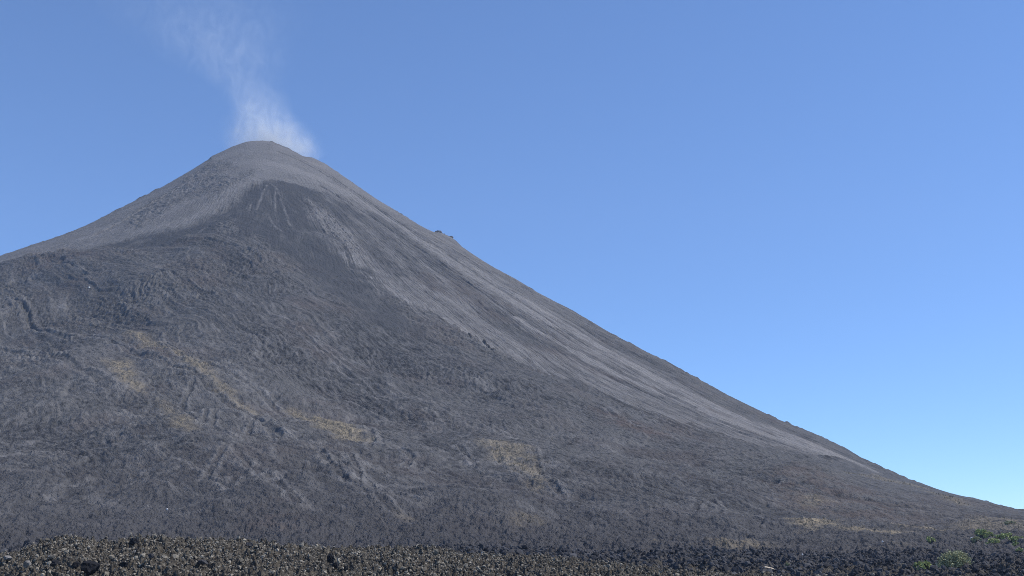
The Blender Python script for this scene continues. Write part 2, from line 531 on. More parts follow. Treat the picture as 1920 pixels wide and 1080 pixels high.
    z = z + mid * (fbm(x / 2.4, y / 2.4, 3, 109, 0.7) * 1.15 + fbm(x / 0.9, y / 0.9, 2, 112) * 0.28)
    nf = sstep(40, 62, r) * (1 - sstep(112, 150, r))
    z = z + nf * (fbm(x / 6.0, y / 6.0, 2, 111) * 0.85 + ridged(x / 2.2, y / 2.2, 2, 113) * 0.26
                  + fbm(x / 0.62, y / 0.62, 3, 117, 0.62) * 0.75)
    z = z + (1 - sstep(40, 62, r)) * fbm(x / 1.5, y / 1.5, 3, 119) * 0.12
    z = z.astype(F32)
    if not want_masks:
        return z
    grass = np.zeros(x.shape, F32); rust = np.zeros(x.shape, F32)
    for pts, v_ in GRASS:
        grass = np.maximum(grass, area(fx, fy, pts, 4.0) * v_)
    for pts, v_ in RUST:
        rust = np.maximum(rust, area(fx, fy, pts, 9.0) * v_)
    # ash: how pale the loose cover is
    right = sstep(0.25, 0.8, th) * sstep(150, 380, rho)
    pale = ash * (0.66 - 0.30 * right + (0.45 * strk * right + 0.10 * strk * sstep(140, 340, rho)) + 0.30 * fbm(x / 24, y / 24, 2, 131))
    pale = pale + fans * ash * (0.80 + 0.75 * np.clip(strk, -0.4, 1))
    pale = pale + rough * 0.26 * np.clip(rim, 0, 1.6) * np.clip(0.6 + 1.6 * noise(x / 12, y / 12, 198), 0, 1.4)
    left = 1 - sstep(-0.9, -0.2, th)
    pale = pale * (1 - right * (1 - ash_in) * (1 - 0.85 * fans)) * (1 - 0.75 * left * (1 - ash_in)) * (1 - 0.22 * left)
    pale = pale + levee * 0.48 * np.clip(0.7 + noise(x / 8, y / 8, 201), 0, 1.3)
    tv = np.arctan2(x - F32(VENT[0]), -(y - F32(VENT[1]))); dv = np.hypot(x - F32(VENT[0]), y - F32(VENT[1]))
    vs = fbm(tv * 9 + wx * 0.5, dv / 50, 3, 203, 0.7) + 0.6 * noise(tv * 40, dv / 25, 205)
    pale = pale + cind * sstep(12, 50, dv) * 0.42 * np.clip(vs - 0.05, 0, 0.8)
    pale = pale + ash * cpale * 0.17 * np.clip(0.8 + 1.5 * noise(x / 9, y / 9, 193), 0.1, 1.5) - ash * crough * (0.16 + 0.4 * np.clip(a3, -0.4, 0.4))
    pale = pale * (1 - 0.55 * cdark)
    pale = pale * (1 - 0.9 * tongues * np.clip(0.95 + strk * 0.5, 0, 1)) * (1 - 0.8 * edge)
    pale = pale + speck * (0.12 + 0.7 * np.clip(a3, -0.2, 0.5)) + rill * 0.55 * np.clip(0.8 + 1.4 * noise(x / 6, y / 6, 183), 0, 1.3)
    cap = 1 - sstep(14, 34, rho)
    pale = pale * (1 - 0.35 * cap)
    flowtone = (0.30 * fbm(uw / 26, vw / 90, 3, 121, 0.6) + 0.42 * (sstep(-0.02, 0.02, f1) - 0.5) + 0.30 * (sstep(0.0, 0.03, f2) - 0.5)
                + 0.42 * low * (sstep(-0.02, 0.02, cu) - 0.5) + 0.3 * low * (sstep(0.0, 0.03, cu2) - 0.5) + 0.30 * np.clip(rim, 0, 1.6) + 0.35 * sm)
    sel = ((ash + cind) > 0.5) & (rho > 230)
    sel2 = ((ash + cind) > 0.5) & ~sel
    fu = np.where(sel, th * 420 + wx * 6, np.where(sel2, x, uw)).astype(F32)
    fv = np.where(sel, rho * 0.35, np.where(sel2, y * 1.6, vw)).astype(F32)
    return z, np.clip(pale, 0, 1.4).astype(F32), grass, rust, near.astype(F32), flowtone.astype(F32), fu, fv, cind


# ------------------------------------------------------------------ helpers for objects
def tag(o, label=None, cat=None, group=None, kind=None):
    if label: o['label'] = label
    if cat: o['category'] = cat
    if group: o['group'] = group
    if kind: o['kind'] = kind
    return o


def link(o, parent=None):
    scene.collection.objects.link(o)
    if parent is not None:
        o.parent = parent
    return o


def mesh_from(name, verts, faces, mat=None, smooth=False):
    me = bpy.data.meshes.new(name)
    verts = np.asarray(verts, F32)
    faces = np.asarray(faces, np.int32)
    k = faces.shape[1]
    me.vertices.add(len(verts)); me.vertices.foreach_set('co', verts.ravel())
    me.loops.add(faces.size); me.loops.foreach_set('vertex_index', faces.ravel())
    me.polygons.add(len(faces))
    me.polygons.foreach_set('loop_start', np.arange(0, faces.size, k, dtype=np.int32))
    me.polygons.foreach_set('use_smooth', np.full(len(faces), smooth))
    me.update(calc_edges=True)
    if mat: me.materials.append(mat)
    return me


def node_mat(name):
    m = bpy.data.materials.new(name)
    m.use_nodes = True
    nt = m.node_tree
    return m, nt, nt.nodes['Principled BSDF']


def N(nt, t, **kw):
    n = nt.nodes.new(t)
    for k, v in kw.items():
        setattr(n, k, v)
    return n


def mix(nt, fac, a, b):
    n = nt.nodes.new('ShaderNodeMix'); n.data_type = 'RGBA'
    for s, v in ((n.inputs[0], fac), (n.inputs[6], a), (n.inputs[7], b)):
        if hasattr(v, 'is_output'):
            nt.links.new(v, s)
        elif isinstance(v, tuple):
            s.default_value = (*v, 1.0)
        else:
            s.default_value = v
    return n.outputs[2]


def ramp(nt, val, lo, hi, a=0.0, b=1.0):
    n = nt.nodes.new('ShaderNodeMapRange')
    nt.links.new(val, n.inputs[0])
    n.inputs[1].default_value = lo; n.inputs[2].default_value = hi
    n.inputs[3].default_value = a; n.inputs[4].default_value = b
    return n.outputs[0]


def math_n(nt, op, a, b):
    n = nt.nodes.new('ShaderNodeMath'); n.operation = op
    for s, v in ((n.inputs[0], a), (n.inputs[1], b)):
        if hasattr(v, 'is_output'):
            nt.links.new(v, s)
        else:
            s.default_value = v
    return n.outputs[0]


# ------------------------------------------------------------------ the land's material
def land_material():
    m, nt, bs = node_mat('volcanic_ground')
    L = nt.links
    def attr(nm):
        a = N(nt, 'ShaderNodeAttribute'); a.attribute_name = nm
        return a.outputs['Fac']
    ash, grass, rust, near, tone, along, across, cinder = map(attr, ('ash', 'grass', 'rust', 'near', 'tone', 'along', 'across', 'cinder'))
    geo = N(nt, 'ShaderNodeNewGeometry')
    def nz(scale, det, rough=0.6):
        n = N(nt, 'ShaderNodeTexNoise'); n.inputs['Scale'].default_value = scale
        n.inputs['Detail'].default_value = det; n.inputs['Roughness'].default_value = rough
        L.new(geo.outputs['Position'], n.inputs['Vector'])
        return n.outputs['Fac']
    grain = nz(0.55, 4, 0.75)
    grain2 = nz(0.12, 4, 0.65)
    fine = nz(2.6, 4, 0.7)
    cx = N(nt, 'ShaderNodeCombineXYZ'); L.new(across, cx.inputs[0]); L.new(math_n(nt, 'MULTIPLY', along, 0.33), cx.inputs[1])
    def fz(scale, det, rough=0.7):
        n = N(nt, 'ShaderNodeTexNoise'); n.inputs['Scale'].default_value = scale
        n.inputs['Detail'].default_value = det; n.inputs['Roughness'].default_value = rough
        L.new(cx.outputs[0], n.inputs['Vector'])
        return n.outputs['Fac']
    run = fz(0.6, 4, 0.8)
    run2 = fz(0.09, 3, 0.6)
    lava = mix(nt, ramp(nt, tone, -0.45, 0.5), (0.028, 0.028, 0.029), (0.080, 0.077, 0.074))
    lava = mix(nt, ramp(nt, run, 0.42, 0.66), lava, (0.128, 0.124, 0.121))
    lava = mix(nt, ramp(nt, run, 0.46, 0.34, 0, 0.8), lava, (0.018, 0.019, 0.021))
    broad = nz(0.018, 3, 0.6)
    lava = mix(nt, ramp(nt, broad, 0.52, 0.68, 0, 0.5), lava, (0.092, 0.074, 0.066))
    lava = mix(nt, math_n(nt, 'MULTIPLY', cinder, 0.75), lava, (0.042, 0.043, 0.046))
    nearc = mix(nt, ramp(nt, fine, 0.35, 0.65), (0.018, 0.015, 0.012), (0.11, 0.096, 0.075))  # ground colour darkened so gaps in the near rubble look like black shade
    plainc = mix(nt, ramp(nt, fine, 0.35, 0.68), (0.035, 0.034, 0.036), (0.085, 0.081, 0.083))
    px = N(nt, 'ShaderNodeVectorMath', operation='LENGTH'); L.new(geo.outputs['Position'], px.inputs[0])
    lava = mix(nt, ramp(nt, px.outputs['Value'], 230.0, 420.0), plainc, lava)
    c = mix(nt, near, lava, nearc)
    rustc = mix(nt, run, (0.070, 0.050, 0.042), (0.12, 0.090, 0.075))
    c = mix(nt, math_n(nt, 'MULTIPLY', rust, ramp(nt, grain2, 0.40, 0.55)), c, rustc)
    ashc = mix(nt, ramp(nt, run, 0.32, 0.68), (0.132, 0.125, 0.121), (0.262, 0.250, 0.240))
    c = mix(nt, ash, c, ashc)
    gc = mix(nt, ramp(nt, grain, 0.35, 0.65), (0.135, 0.112, 0.078), (0.30, 0.25, 0.175))
    gm = math_n(nt, 'MULTIPLY', grass, ramp(nt, grain2, 0.28, 0.42))
    gm = math_n(nt, 'MULTIPLY', gm, ramp(nt, grain, 0.30, 0.50, 0.35, 1.0))
    c = mix(nt, gm, c, gc)
    L.new(c, bs.inputs['Base Color'])
    bs.inputs['Roughness'].default_value = 0.92
    bs.inputs['Specular IOR Level'].default_value = 0.2
    b = N(nt, 'ShaderNodeBump'); b.inputs['Strength'].default_value = 0.9; b.inputs['Distance'].default_value = 1.3
    L.new(math_n(nt, 'ADD', math_n(nt, 'MULTIPLY', run, 1.6), grain), b.inputs['Height'])
    b2 = N(nt, 'ShaderNodeBump'); b2.inputs['Strength'].default_value = 0.5; b2.inputs['Distance'].default_value = 0.12
    L.new(fine, b2.inputs['Height']); L.new(b.outputs[0], b2.inputs['Normal'])
    L.new(b2.outputs[0], bs.inputs['Normal'])
    return m


MAT_LAND = land_material()

# ------------------------------------------------------------------ the land: one polar sheet, cut in two at its flat apron
tmax = math.tan(math.radians(27.5))
fine_az = np.arctan(np.linspace(-tmax, tmax, 1560))
rest = np.linspace(math.radians(27.5), 2 * math.pi - math.radians(27.5), 150)[1:-1]
AZ = np.concatenate([fine_az, rest])
R1 = np.concatenate([[0.6, 1.5, 3, 5, 8, 12, 16, 21, 27, 33, 39, 45, 50, 55, 60, 64, 68], np.arange(70, 122, 0.16),
                     np.arange(122, 150, 0.5), np.arange(150, 232, 0.33), np.arange(232, 330, 0.7)])
R2 = np.concatenate([np.arange(330, 600, 0.65), np.arange(600, 1235, 0.78), np.arange(1235, 1420, 3.0), np.geomspace(1420, 2300, 40)])
R1 = np.concatenate([R1, R2[:1]])


def build_sheet(name, R):
    A, RR = np.meshgrid(AZ.astype(F32), R.astype(F32))
    X = (RR * np.sin(A)).astype(F32); Y = (RR * np.cos(A)).astype(F32)
    nr, nc = X.shape
    chunks = np.array_split(np.arange(nr), max(4, nr // 60))
    with ThreadPoolExecutor(4) as ex:
        res = list(ex.map(lambda k: detail(X[k[0]:k[-1] + 1], Y[k[0]:k[-1] + 1], True), chunks))
    Z, ash, grass, rust, near, tone, fu, fv, cind = [np.concatenate([q[i] for q in res]) for i in range(9)]
    co = np.stack([X, Y, Z], -1).reshape(-1, 3)
    idx = np.arange(nr * nc, dtype=np.int32).reshape(nr, nc)
    nxt = np.roll(idx, -1, axis=1)
    f = np.stack([idx[:-1], idx[1:], nxt[1:], nxt[:-1]], -1).reshape(-1, 4)
    me = mesh_from(name, co, f, MAT_LAND, True)
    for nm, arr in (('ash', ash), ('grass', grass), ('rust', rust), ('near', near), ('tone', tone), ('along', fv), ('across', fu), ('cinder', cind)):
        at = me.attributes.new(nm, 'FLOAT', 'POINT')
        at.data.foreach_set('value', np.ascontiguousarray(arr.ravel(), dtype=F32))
    o = link(bpy.data.objects.new(name, me))
    tag(o, kind='structure')
    return o


build_sheet('lava_field', R1)
build_sheet('volcano', R2)

# ------------------------------------------------------------------ haze
def closed_box(name, x0, x1, y0, y1, z0, z1, mat):
    v = [(x, y, z) for z in (z0, z1) for y in (y0, y1) for x in (x0, x1)]
    f = [(0, 2, 3, 1), (4, 5, 7, 6), (0, 1, 5, 4), (2, 6, 7, 3), (0, 4, 6, 2), (1, 3, 7, 5)]
    return mesh_from(name, v, f, mat)


hm = bpy.data.materials.new('thin_air'); hm.use_nodes = True
hn = hm.node_tree; hn.nodes.clear()
pv = hn.nodes.new('ShaderNodeVolumePrincipled')
pv.inputs['Color'].default_value = (0.62, 0.76, 1.0, 1)
pv.inputs['Density'].default_value = 0.00011
pv.inputs['Anisotropy'].default_value = 0.0
ho = hn.nodes.new('ShaderNodeOutputMaterial')
hn.links.new(pv.outputs[0], ho.inputs['Volume'])
haze = link(bpy.data.objects.new('haze', closed_box('haze', -2320, 2320, -2320, 2320, -110, 760, hm)))
tag(haze, kind='stuff')

# ------------------------------------------------------------------ rocks
def rock_shell(seed, sub=3, cuts=9, rough=0.12):
    """a blocky clinker boulder of about unit half-width"""
    rng = np.random.RandomState(seed)
    import bmesh
    bm = bmesh.new()
    bmesh.ops.create_icosphere(bm, subdivisions=sub, radius=1.0)
    v = np.array([p.co[:] for p in bm.verts]); f = np.array([[q.index for q in p.verts] for p in bm.faces])
    bm.free()
    for _ in range(cuts):
        n = rng.normal(size=3); n /= np.linalg.norm(n)
        d = rng.uniform(0.55, 0.9)
        t = v @ n
        m = t > d
        v[m] -= np.outer(t[m] - d, n)
    q = (v * 2.3 + seed * 3.1).astype(F32)
    w = noise(q[:, 0], q[:, 1] + q[:, 2] * 0.7, seed) + 0.5 * noise(q[:, 0] * 2.2 + q[:, 2], q[:, 1] * 2.2, seed + 5)
    v = v * (1 + rough * 2 * w[:, None])
    return v, f


def rock_material(name, dark, light, scale=2.5):
    m, nt, bs = node_mat(name)
    tc = N(nt, 'ShaderNodeTexCoord')
    n = N(nt, 'ShaderNodeTexNoise'); n.inputs['Scale'].default_value = scale; n.inputs['Detail'].default_value = 5
    n.inputs['Roughness'].default_value = 0.7
    nt.links.new(tc.outputs['Object'], n.inputs['Vector'])
    nt.links.new(mix(nt, ramp(nt, n.outputs['Fac'], 0.35, 0.65), dark, light), bs.inputs['Base Color'])
    bs.inputs['Roughness'].default_value = 0.93
    bs.inputs['Specular IOR Level'].default_value = 0.2
    b = N(nt, 'ShaderNodeBump'); b.inputs['Strength'].default_value = 0.8; b.inputs['Distance'].default_value = 0.12
    nt.links.new(n.outputs['Fac'], b.inputs['Height']); nt.links.new(b.outputs[0], bs.inputs['Normal'])
    return m


M_SHADE_BLACK = rock_material('shade_black_rock', (0.008, 0.008, 0.010), (0.022, 0.022, 0.024))  # shade of hollows and turned-away rock faces, put into the colour
M_DARK = rock_material('dark_lava_rock', (0.030, 0.029, 0.031), (0.075, 0.072, 0.073))
M_GREYDARK = rock_material('slope_crag_rock', (0.09, 0.086, 0.085), (0.18, 0.172, 0.168))
M_GREY = rock_material('grey_lava_rock', (0.13, 0.12, 0.11), (0.30, 0.28, 0.255))
M_TAN = rock_material('tan_rock', (0.42, 0.33, 0.23), (0.62, 0.54, 0.42))
M_PALE = rock_material('pale_rock', (0.55, 0.55, 0.53), (0.80, 0.79, 0.76))


def height(x, y):
    return float(detail(np.array([x], F32), np.array([y], F32))[0])


def sight_spot(px, py, r0, r1, step=0.5):
    """first point of the finished land on a line of sight between two distances"""
    t, e = bearing(px, py); a = math.atan(float(t))
    rr = np.arange(r0, r1, step)
    z = detail((rr * math.sin(a)).astype(F32), (rr * math.cos(a)).astype(F32))
    hit = z > rr * float(e)
    k = int(np.argmax(hit)) if hit.any() else int(np.argmax(z / rr))
    return rr[k] * math.sin(a), rr[k] * math.cos(a), float(z[k]), rr[k]


# clinker covering the two near flows
def rubble(name, n, r0, r1, size, mat, seed, az=27.5):
    rng = np.random.RandomState(seed)
    import bmesh
    bm = bmesh.new(); bmesh.ops.create_icosphere(bm, subdivisions=1, radius=1.0)
    v0 = np.array([p.co[:] for p in bm.verts], F32); f0 = np.array([[q.index for q in p.verts] for p in bm.faces], np.int32)
    bm.free()
    a = np.radians(rng.uniform(-az, az, n)); r = np.sqrt(rng.uniform(r0 ** 2, r1 ** 2, n))
    x = (r * np.sin(a)).astype(F32); y = (r * np.cos(a)).astype(F32)
    z = detail(x, y)
    s = np.clip(rng.lognormal(math.log(size), 0.52, n), size * 0.45, size * 4.5)
    v = v0[None] * rng.uniform(0.62, 1.25, (n, len(v0), 1)) * (s[:, None] * rng.uniform(0.6, 1.3, (n, 3)))[:, None, :]
    t = rng.normal(size=(n, 3, 3)); qm, _ = np.linalg.qr(t)
    v = np.einsum('nij,nkj->nki', qm, v)
    v = v + np.stack([x, y, z + s * 0.15], -1)[:, None, :]
    f = f0[None] + (np.arange(n) * len(v0))[:, None, None]
    me = mesh_from(name, v.reshape(-1, 3), f.reshape(-1, 3), mat)
    at = me.attributes.new('tone', 'FLOAT', 'POINT')
    at.data.foreach_set('value', np.repeat(rng.rand(n) ** 1.35, len(v0)).astype(F32))
    o = link(bpy.data.objects.new(name, me))
    return o


def rubble_material(name, dark, light):
    m, nt, bs = node_mat(name)
    a = N(nt, 'ShaderNodeAttribute'); a.attribute_name = 'tone'
    nt.links.new(mix(nt, a.outputs['Fac'], dark, light), bs.inputs['Base Color'])
    bs.inputs['Roughness'].default_value = 0.93
    bs.inputs['Specular IOR Level'].default_value = 0.2
    return m


ra = rubble('clinker_rubble', 190000, 72, 122, 0.050, rubble_material('brown_clinker', (0.095, 0.083, 0.064), (0.34, 0.30, 0.235)), 3)
tag(ra, kind='stuff', label='loose grey brown lava clinker covering the nearest flow')
rb = rubble('dark_clinker_rubble', 90000, 128, 240, 0.17, rubble_material('dark_clinker', (0.022, 0.022, 0.025), (0.085, 0.083, 0.086)), 4)
tag(rb, kind='stuff', label='loose dark blue grey lava clinker on the flow behind')

BOULDERS = [   # px, py (base), width px, height/width, r0, r1, material, label
    (168, 1078, 31, 0.68, 66, 120, M_SHADE_BLACK, 'biggest shade-black lava boulder at the bottom edge of the brown clinker flow'),
    (141, 1073, 13, 0.95, 66, 120, M_SHADE_BLACK, 'small shade-black boulder close against the left side of the biggest black boulder'),
    (103, 1068, 20, 0.62, 66, 120, M_SHADE_BLACK, 'low flat shade-black boulder left of the biggest black boulder'),
    (231, 1071, 18, 0.6, 66, 120, M_SHADE_BLACK, 'wedge shaped shade-black boulder right of the biggest black boulder'),
    (250, 1027, 17, 0.72, 80, 130, M_SHADE_BLACK, 'round shade-black boulder on the crest of the brown clinker flow'),
    (282, 1050, 11, 0.8, 70, 120, M_DARK, 'dark boulder below and right of the round black crest boulder'),
    (85, 1029, 11, 0.5, 80, 130, M_SHADE_BLACK, 'little flat shade-black boulder on the left end of the flow crest'),
    (380, 1066, 22, 0.45, 66, 120, M_DARK, 'long low dark boulder in mid flow between two black boulders'),
    (620, 1056, 14, 1.1, 66, 125, M_SHADE_BLACK, 'upright shade-black boulder right under the flow crest, upper of a close pair'),
    (628, 1071, 12, 0.9, 66, 120, M_SHADE_BLACK, 'shade-black boulder just below the upright black boulder, lower of a close pair'),
    (911, 1046, 10, 0.9, 125, 225, M_SHADE_BLACK, 'pointed shade-black boulder beside the bright white stone'),
    (955, 1048, 14, 0.6, 125, 225, M_SHADE_BLACK, 'broad shade-black boulder right of the bright white stone'),
    (467, 1027, 15, 0.55, 80, 130, M_DARK, 'dark boulder standing up from the flow crest near its middle'),
    (95, 1056, 15, 0.4, 66, 120, M_GREY, 'pale grey slab lying above the low flat black boulder'),
    (48, 1073, 16, 0.7, 66, 120, M_GREY, 'pale grey jagged block at the far left bottom of the flow'),
    (13, 1055, 17, 0.55, 66, 120, M_GREY, 'pale grey block on the left frame edge of the flow'),
    (252, 1042, 9, 0.8, 70, 125, M_GREY, 'small pale grey stone under the round black crest boulder'),
    (904, 1041, 4.5, 0.8, 125, 225, M_PALE, 'bright white stone in the dark dip behind the near flow'),
    (1446, 1071, 26, 0.22, 128, 230, M_TAN, 'long tan rock slab tilted on the dark clinker'),
    (1484, 1069, 4, 0.9, 128, 230, M_PALE, 'tiny white stone right of the long tan slab'),
    (1822, 1014, 5, 1.0, 232, 420, M_PALE, 'white stone among the green bushes at the right'),
    (1505, 1043, 3.5, 0.9, 200, 330, M_PALE, 'tiny white stone on the plain above the tan slab'),
    (167, 542, 3.5, 1.0, 400, 1000, M_PALE, 'lone white rock high on the left shoulder of the volcano'),
    (313, 959, 4, 1.0, 250, 700, M_PALE, 'small white rock low on the left foot of the volcano'),
    (1655, 1018, 3.5, 0.9, 232, 400, M_PALE, 'tiny white stone left of the green bushes'),
    (822, 440, 17, 0.5, 1050, 1400, M_GREYDARK, 'blunt dark crag where the knob on the right skyline begins'),
    (833, 444, 5, 1.3, 1050, 1400, M_GREYDARK, 'sharp dark pinnacle on the right skyline knob'),
    (846, 450, 10, 0.7, 1050, 1400, M_GREYDARK, 'dark crag at the lower end of the right skyline knob'),
    (752, 404, 5, 0.9, 1050, 1400, M_GREYDARK, 'small lone dark crag on the skyline above the knob'),
    (396, 297, 7, 0.7, 1050, 1400, M_GREYDARK, 'small dark crag on the left skyline below the summit'),
]
for k, (px, py, wpx, hw, r0, r1, mat, lab) in enumerate(BOULDERS):
    x, y, z, r = sight_spot(px, py, r0, r1, 0.5 if r1 < 500 else 2.0)
    half = wpx * 0.5 * r / FPX
    v, f = rock_shell(40 + k, 3, 10, 0.13)
    v = v / np.abs(v).max(0)
    v = v * np.array([half, half * 0.8, half * hw * 1.15]) + np.array([0, 0, half * hw * 0.75])
    nm = {'tan_rock': 'rock_slab', 'pale_rock': 'white_stone'}.get(mat.name, 'crag' if r0 > 1000 else 'boulder')
    o = link(bpy.data.objects.new(nm, mesh_from(nm, v, f, mat)))
    if mat is M_SHADE_BLACK:
        v *= 1.02
        o.data = mesh_from(nm, v, f, mat)
    o.location = (x, y, z + half * hw * (0.35 if r0 < 1000 else -1.15))
    if nm == 'rock_slab':
        o.rotation_euler = (0, math.radians(16), 0)
    g = {'boulder': 'boulders on the near lava flows', 'crag': 'crags along the volcano skyline', 'white_stone': 'pale stones scattered on the lava'}.get(nm)
    tag(o, lab, {'boulder': 'boulder', 'crag': 'crag', 'white_stone': 'stone', 'rock_slab': 'rock'}[nm], g)


# ------------------------------------------------------------------ plants
def leaf_material(name, a, b, trans=0.15):
    m, nt, bs = node_mat(name)
    at = N(nt, 'ShaderNodeAttribute'); at.attribute_name = 'tone'
    nt.links.new(mix(nt, at.outputs['Fac'], a, b), bs.inputs['Base Color'])
    bs.inputs['Roughness'].default_value = 0.6
    bs.inputs['Specular IOR Level'].default_value = 0.25
    return m


M_LEAF = leaf_material('shrub_leaf', (0.22, 0.225, 0.11), (0.48, 0.48, 0.27))
M_LEAF_Y = leaf_material('bright_leaf', (0.22, 0.26, 0.08), (0.46, 0.50, 0.20))
M_STRAW = leaf_material('straw', (0.18, 0.15, 0.10), (0.34, 0.285, 0.195))
m_stem, _nt, _bs = node_mat('bark'); _bs.inputs['Base Color'].default_value = (0.13, 0.10, 0.07, 1); _bs.inputs['Roughness'].default_value = 0.9


def leaves(centres, spread, n_each, size, rng):
    """small folded leaf faces round each clump centre"""
    c = np.repeat(centres, n_each, axis=0)
    n = len(c)
    p = c + rng.normal(size=(n, 3)) * np.repeat(spread, n_each, axis=0)
    u = rng.normal(size=(n, 3)); u /= np.linalg.norm(u, axis=1)[:, None]
    w = rng.normal(size=(n, 3)); w = np.cross(u, w); w /= np.linalg.norm(w, axis=1)[:, None]
    s = size * rng.uniform(0.6, 1.4, (n, 1))
    v = np.stack([p - u * s, p + w * s * 0.5, p + u * s, p - w * s * 0.5], 1)
    f = np.arange(n * 4).reshape(n, 4)
    tone = np.clip(np.repeat(rng.rand(len(centres)), n_each) * 0.6 + rng.rand(n) * 0.4, 0, 1)
    return v.reshape(-1, 3), f, np.repeat(tone, 4)


def shrub(px, py, r0, r1, wpx, hpx, clumps, n_each, leaf, mat, label, seed, group):
    rng = np.random.RandomState(seed)
    x, y, z, r = sight_spot(px, py, r0, r1)
    W = wpx * 0.5 * r / FPX; H = hpx * r / FPX
    root = link(bpy.data.objects.new('shrub', None))
    root.empty_display_size = 0.5
    root.location = (x, y, z - 0.05)
    tag(root, label, 'shrub', group)
    th = rng.uniform(0, 2 * math.pi, clumps); q = np.sqrt(rng.rand(clumps))
    cx, cy = W * q * np.cos(th), W * 0.7 * q * np.sin(th)
    top = H * (0.35 + 0.65 * np.sqrt(np.clip(1 - q ** 2, 0, 1))) * rng.uniform(0.7, 1.05, clumps)
    cz = top * rng.uniform(0.55, 1.0, clumps)
    cen = np.stack([cx, cy, cz], -1)
    # the ground falls or rises under the far side of a wide shrub
    gz = detail((x + cx).astype(F32), (y + cy).astype(F32)) - z
    cen[:, 2] += gz * np.clip(q, 0, 1)
    v, f, tone = leaves(cen, np.full((clumps, 3), [W * 0.085, W * 0.085, H * 0.10]), n_each, leaf, rng)
    me = mesh_from('foliage', v, f, mat)
    me.attributes.new('tone', 'FLOAT', 'POINT').data.foreach_set('value', tone.astype(F32))
    link(bpy.data.objects.new('foliage', me), root)
    sv, sf = [], []
    for c in cen[:max(5, clumps // 3)]:
        base = np.array([c[0] * 0.25, c[1] * 0.25, -0.1]); rad = 0.012 * W + 0.012
        mid = (base + c) / 2 + rng.normal(size=3) * W * 0.05
        k0 = len(sv)
        for p, rr in ((base, rad), (mid, rad * 0.7), (c, rad * 0.3)):
            for j in range(5):
                an = j * 2 * math.pi / 5
                sv.append(p + np.array([math.cos(an) * rr, math.sin(an) * rr, 0]))
        for lv in range(2):
            for j in range(5):
                a_, b_ = k0 + lv * 5 + j, k0 + lv * 5 + (j + 1) % 5
                sf.append((a_, b_, b_ + 5, a_ + 5))
    link(bpy.data.objects.new('stem', mesh_from('stem', sv, sf, m_stem)), root)
    return root


SG = 'green shrubs on the lava plain at the right'
SHRUBS = [
    (1790, 1064, 150, 260, 58, 25, 150, 60, 0.10, M_LEAF, 'largest domed green shrub, behind the dark clinker at lower right'),
    (1765, 1066, 150, 260, 34, 10, 50, 40, 0.10, M_LEAF, 'low shrub hugging the left foot of the largest domed shrub'),
    (1738, 1066, 150, 260, 34, 10, 55, 40, 0.10, M_LEAF_Y, 'low yellow green shrub, second to the left of the largest shrub'),
    (1722, 1066, 150, 260, 20, 8, 30, 40, 0.10, M_LEAF_Y, 'outermost low yellow green shrub left of the largest shrub'),
    (1697, 1063, 150, 260, 22, 5, 25, 30, 0.10, M_STRAW, 'dry straw coloured shrub left of the row of low green shrubs'),
    (1746, 1017, 232, 420, 15, 6, 26, 40, 0.16, M_LEAF_Y, 'small bright green shrub standing alone above the largest shrub'),
    (1836, 1001, 232, 520, 20, 7, 30, 40, 0.16, M_LEAF_Y, 'upper left shrub of the bright green patch near the right edge'),
    (1849, 1007, 232, 520, 22, 9, 40, 40, 0.16, M_LEAF_Y, 'middle shrub of the bright green patch near the right edge'),
    (1832, 1014, 232, 520, 18, 7, 26, 40, 0.16, M_LEAF, 'lower left shrub of the green patch, beside the white stone'),
    (1862, 1018, 232, 520, 24, 8, 36, 40, 0.16, M_LEAF_Y, 'lowest shrub of the bright green patch near the right edge'),
    (1882, 1009, 232, 520, 26, 8, 40, 40, 0.16, M_LEAF_Y, 'wide flat shrub between the green patch and the frame edge'),
    (1905, 1013, 232, 520, 22, 7, 34, 40, 0.16, M_LEAF_Y, 'rightmost upper green shrub at the frame edge'),
    (1903, 1023, 232, 520, 14, 5, 20, 40, 0.16, M_LEAF_Y, 'small bright shrub under the rightmost upper green shrub'),
    (1912, 1036, 200, 420, 12, 5, 18, 40, 0.14, M_LEAF_Y, 'lowest small green shrub at the right frame edge'),
    (1476, 1061, 150, 330, 8, 5, 14, 30, 0.12, M_LEAF, 'tiny grey green bush above the long tan slab'),
    (1893, 982, 260, 700, 18, 5, 20, 30, 0.22, M_LEAF, 'dull green shrub highest up the slope at the right edge'),
]
for k, a in enumerate(SHRUBS):
    shrub(*a, seed=300 + k, group=SG)


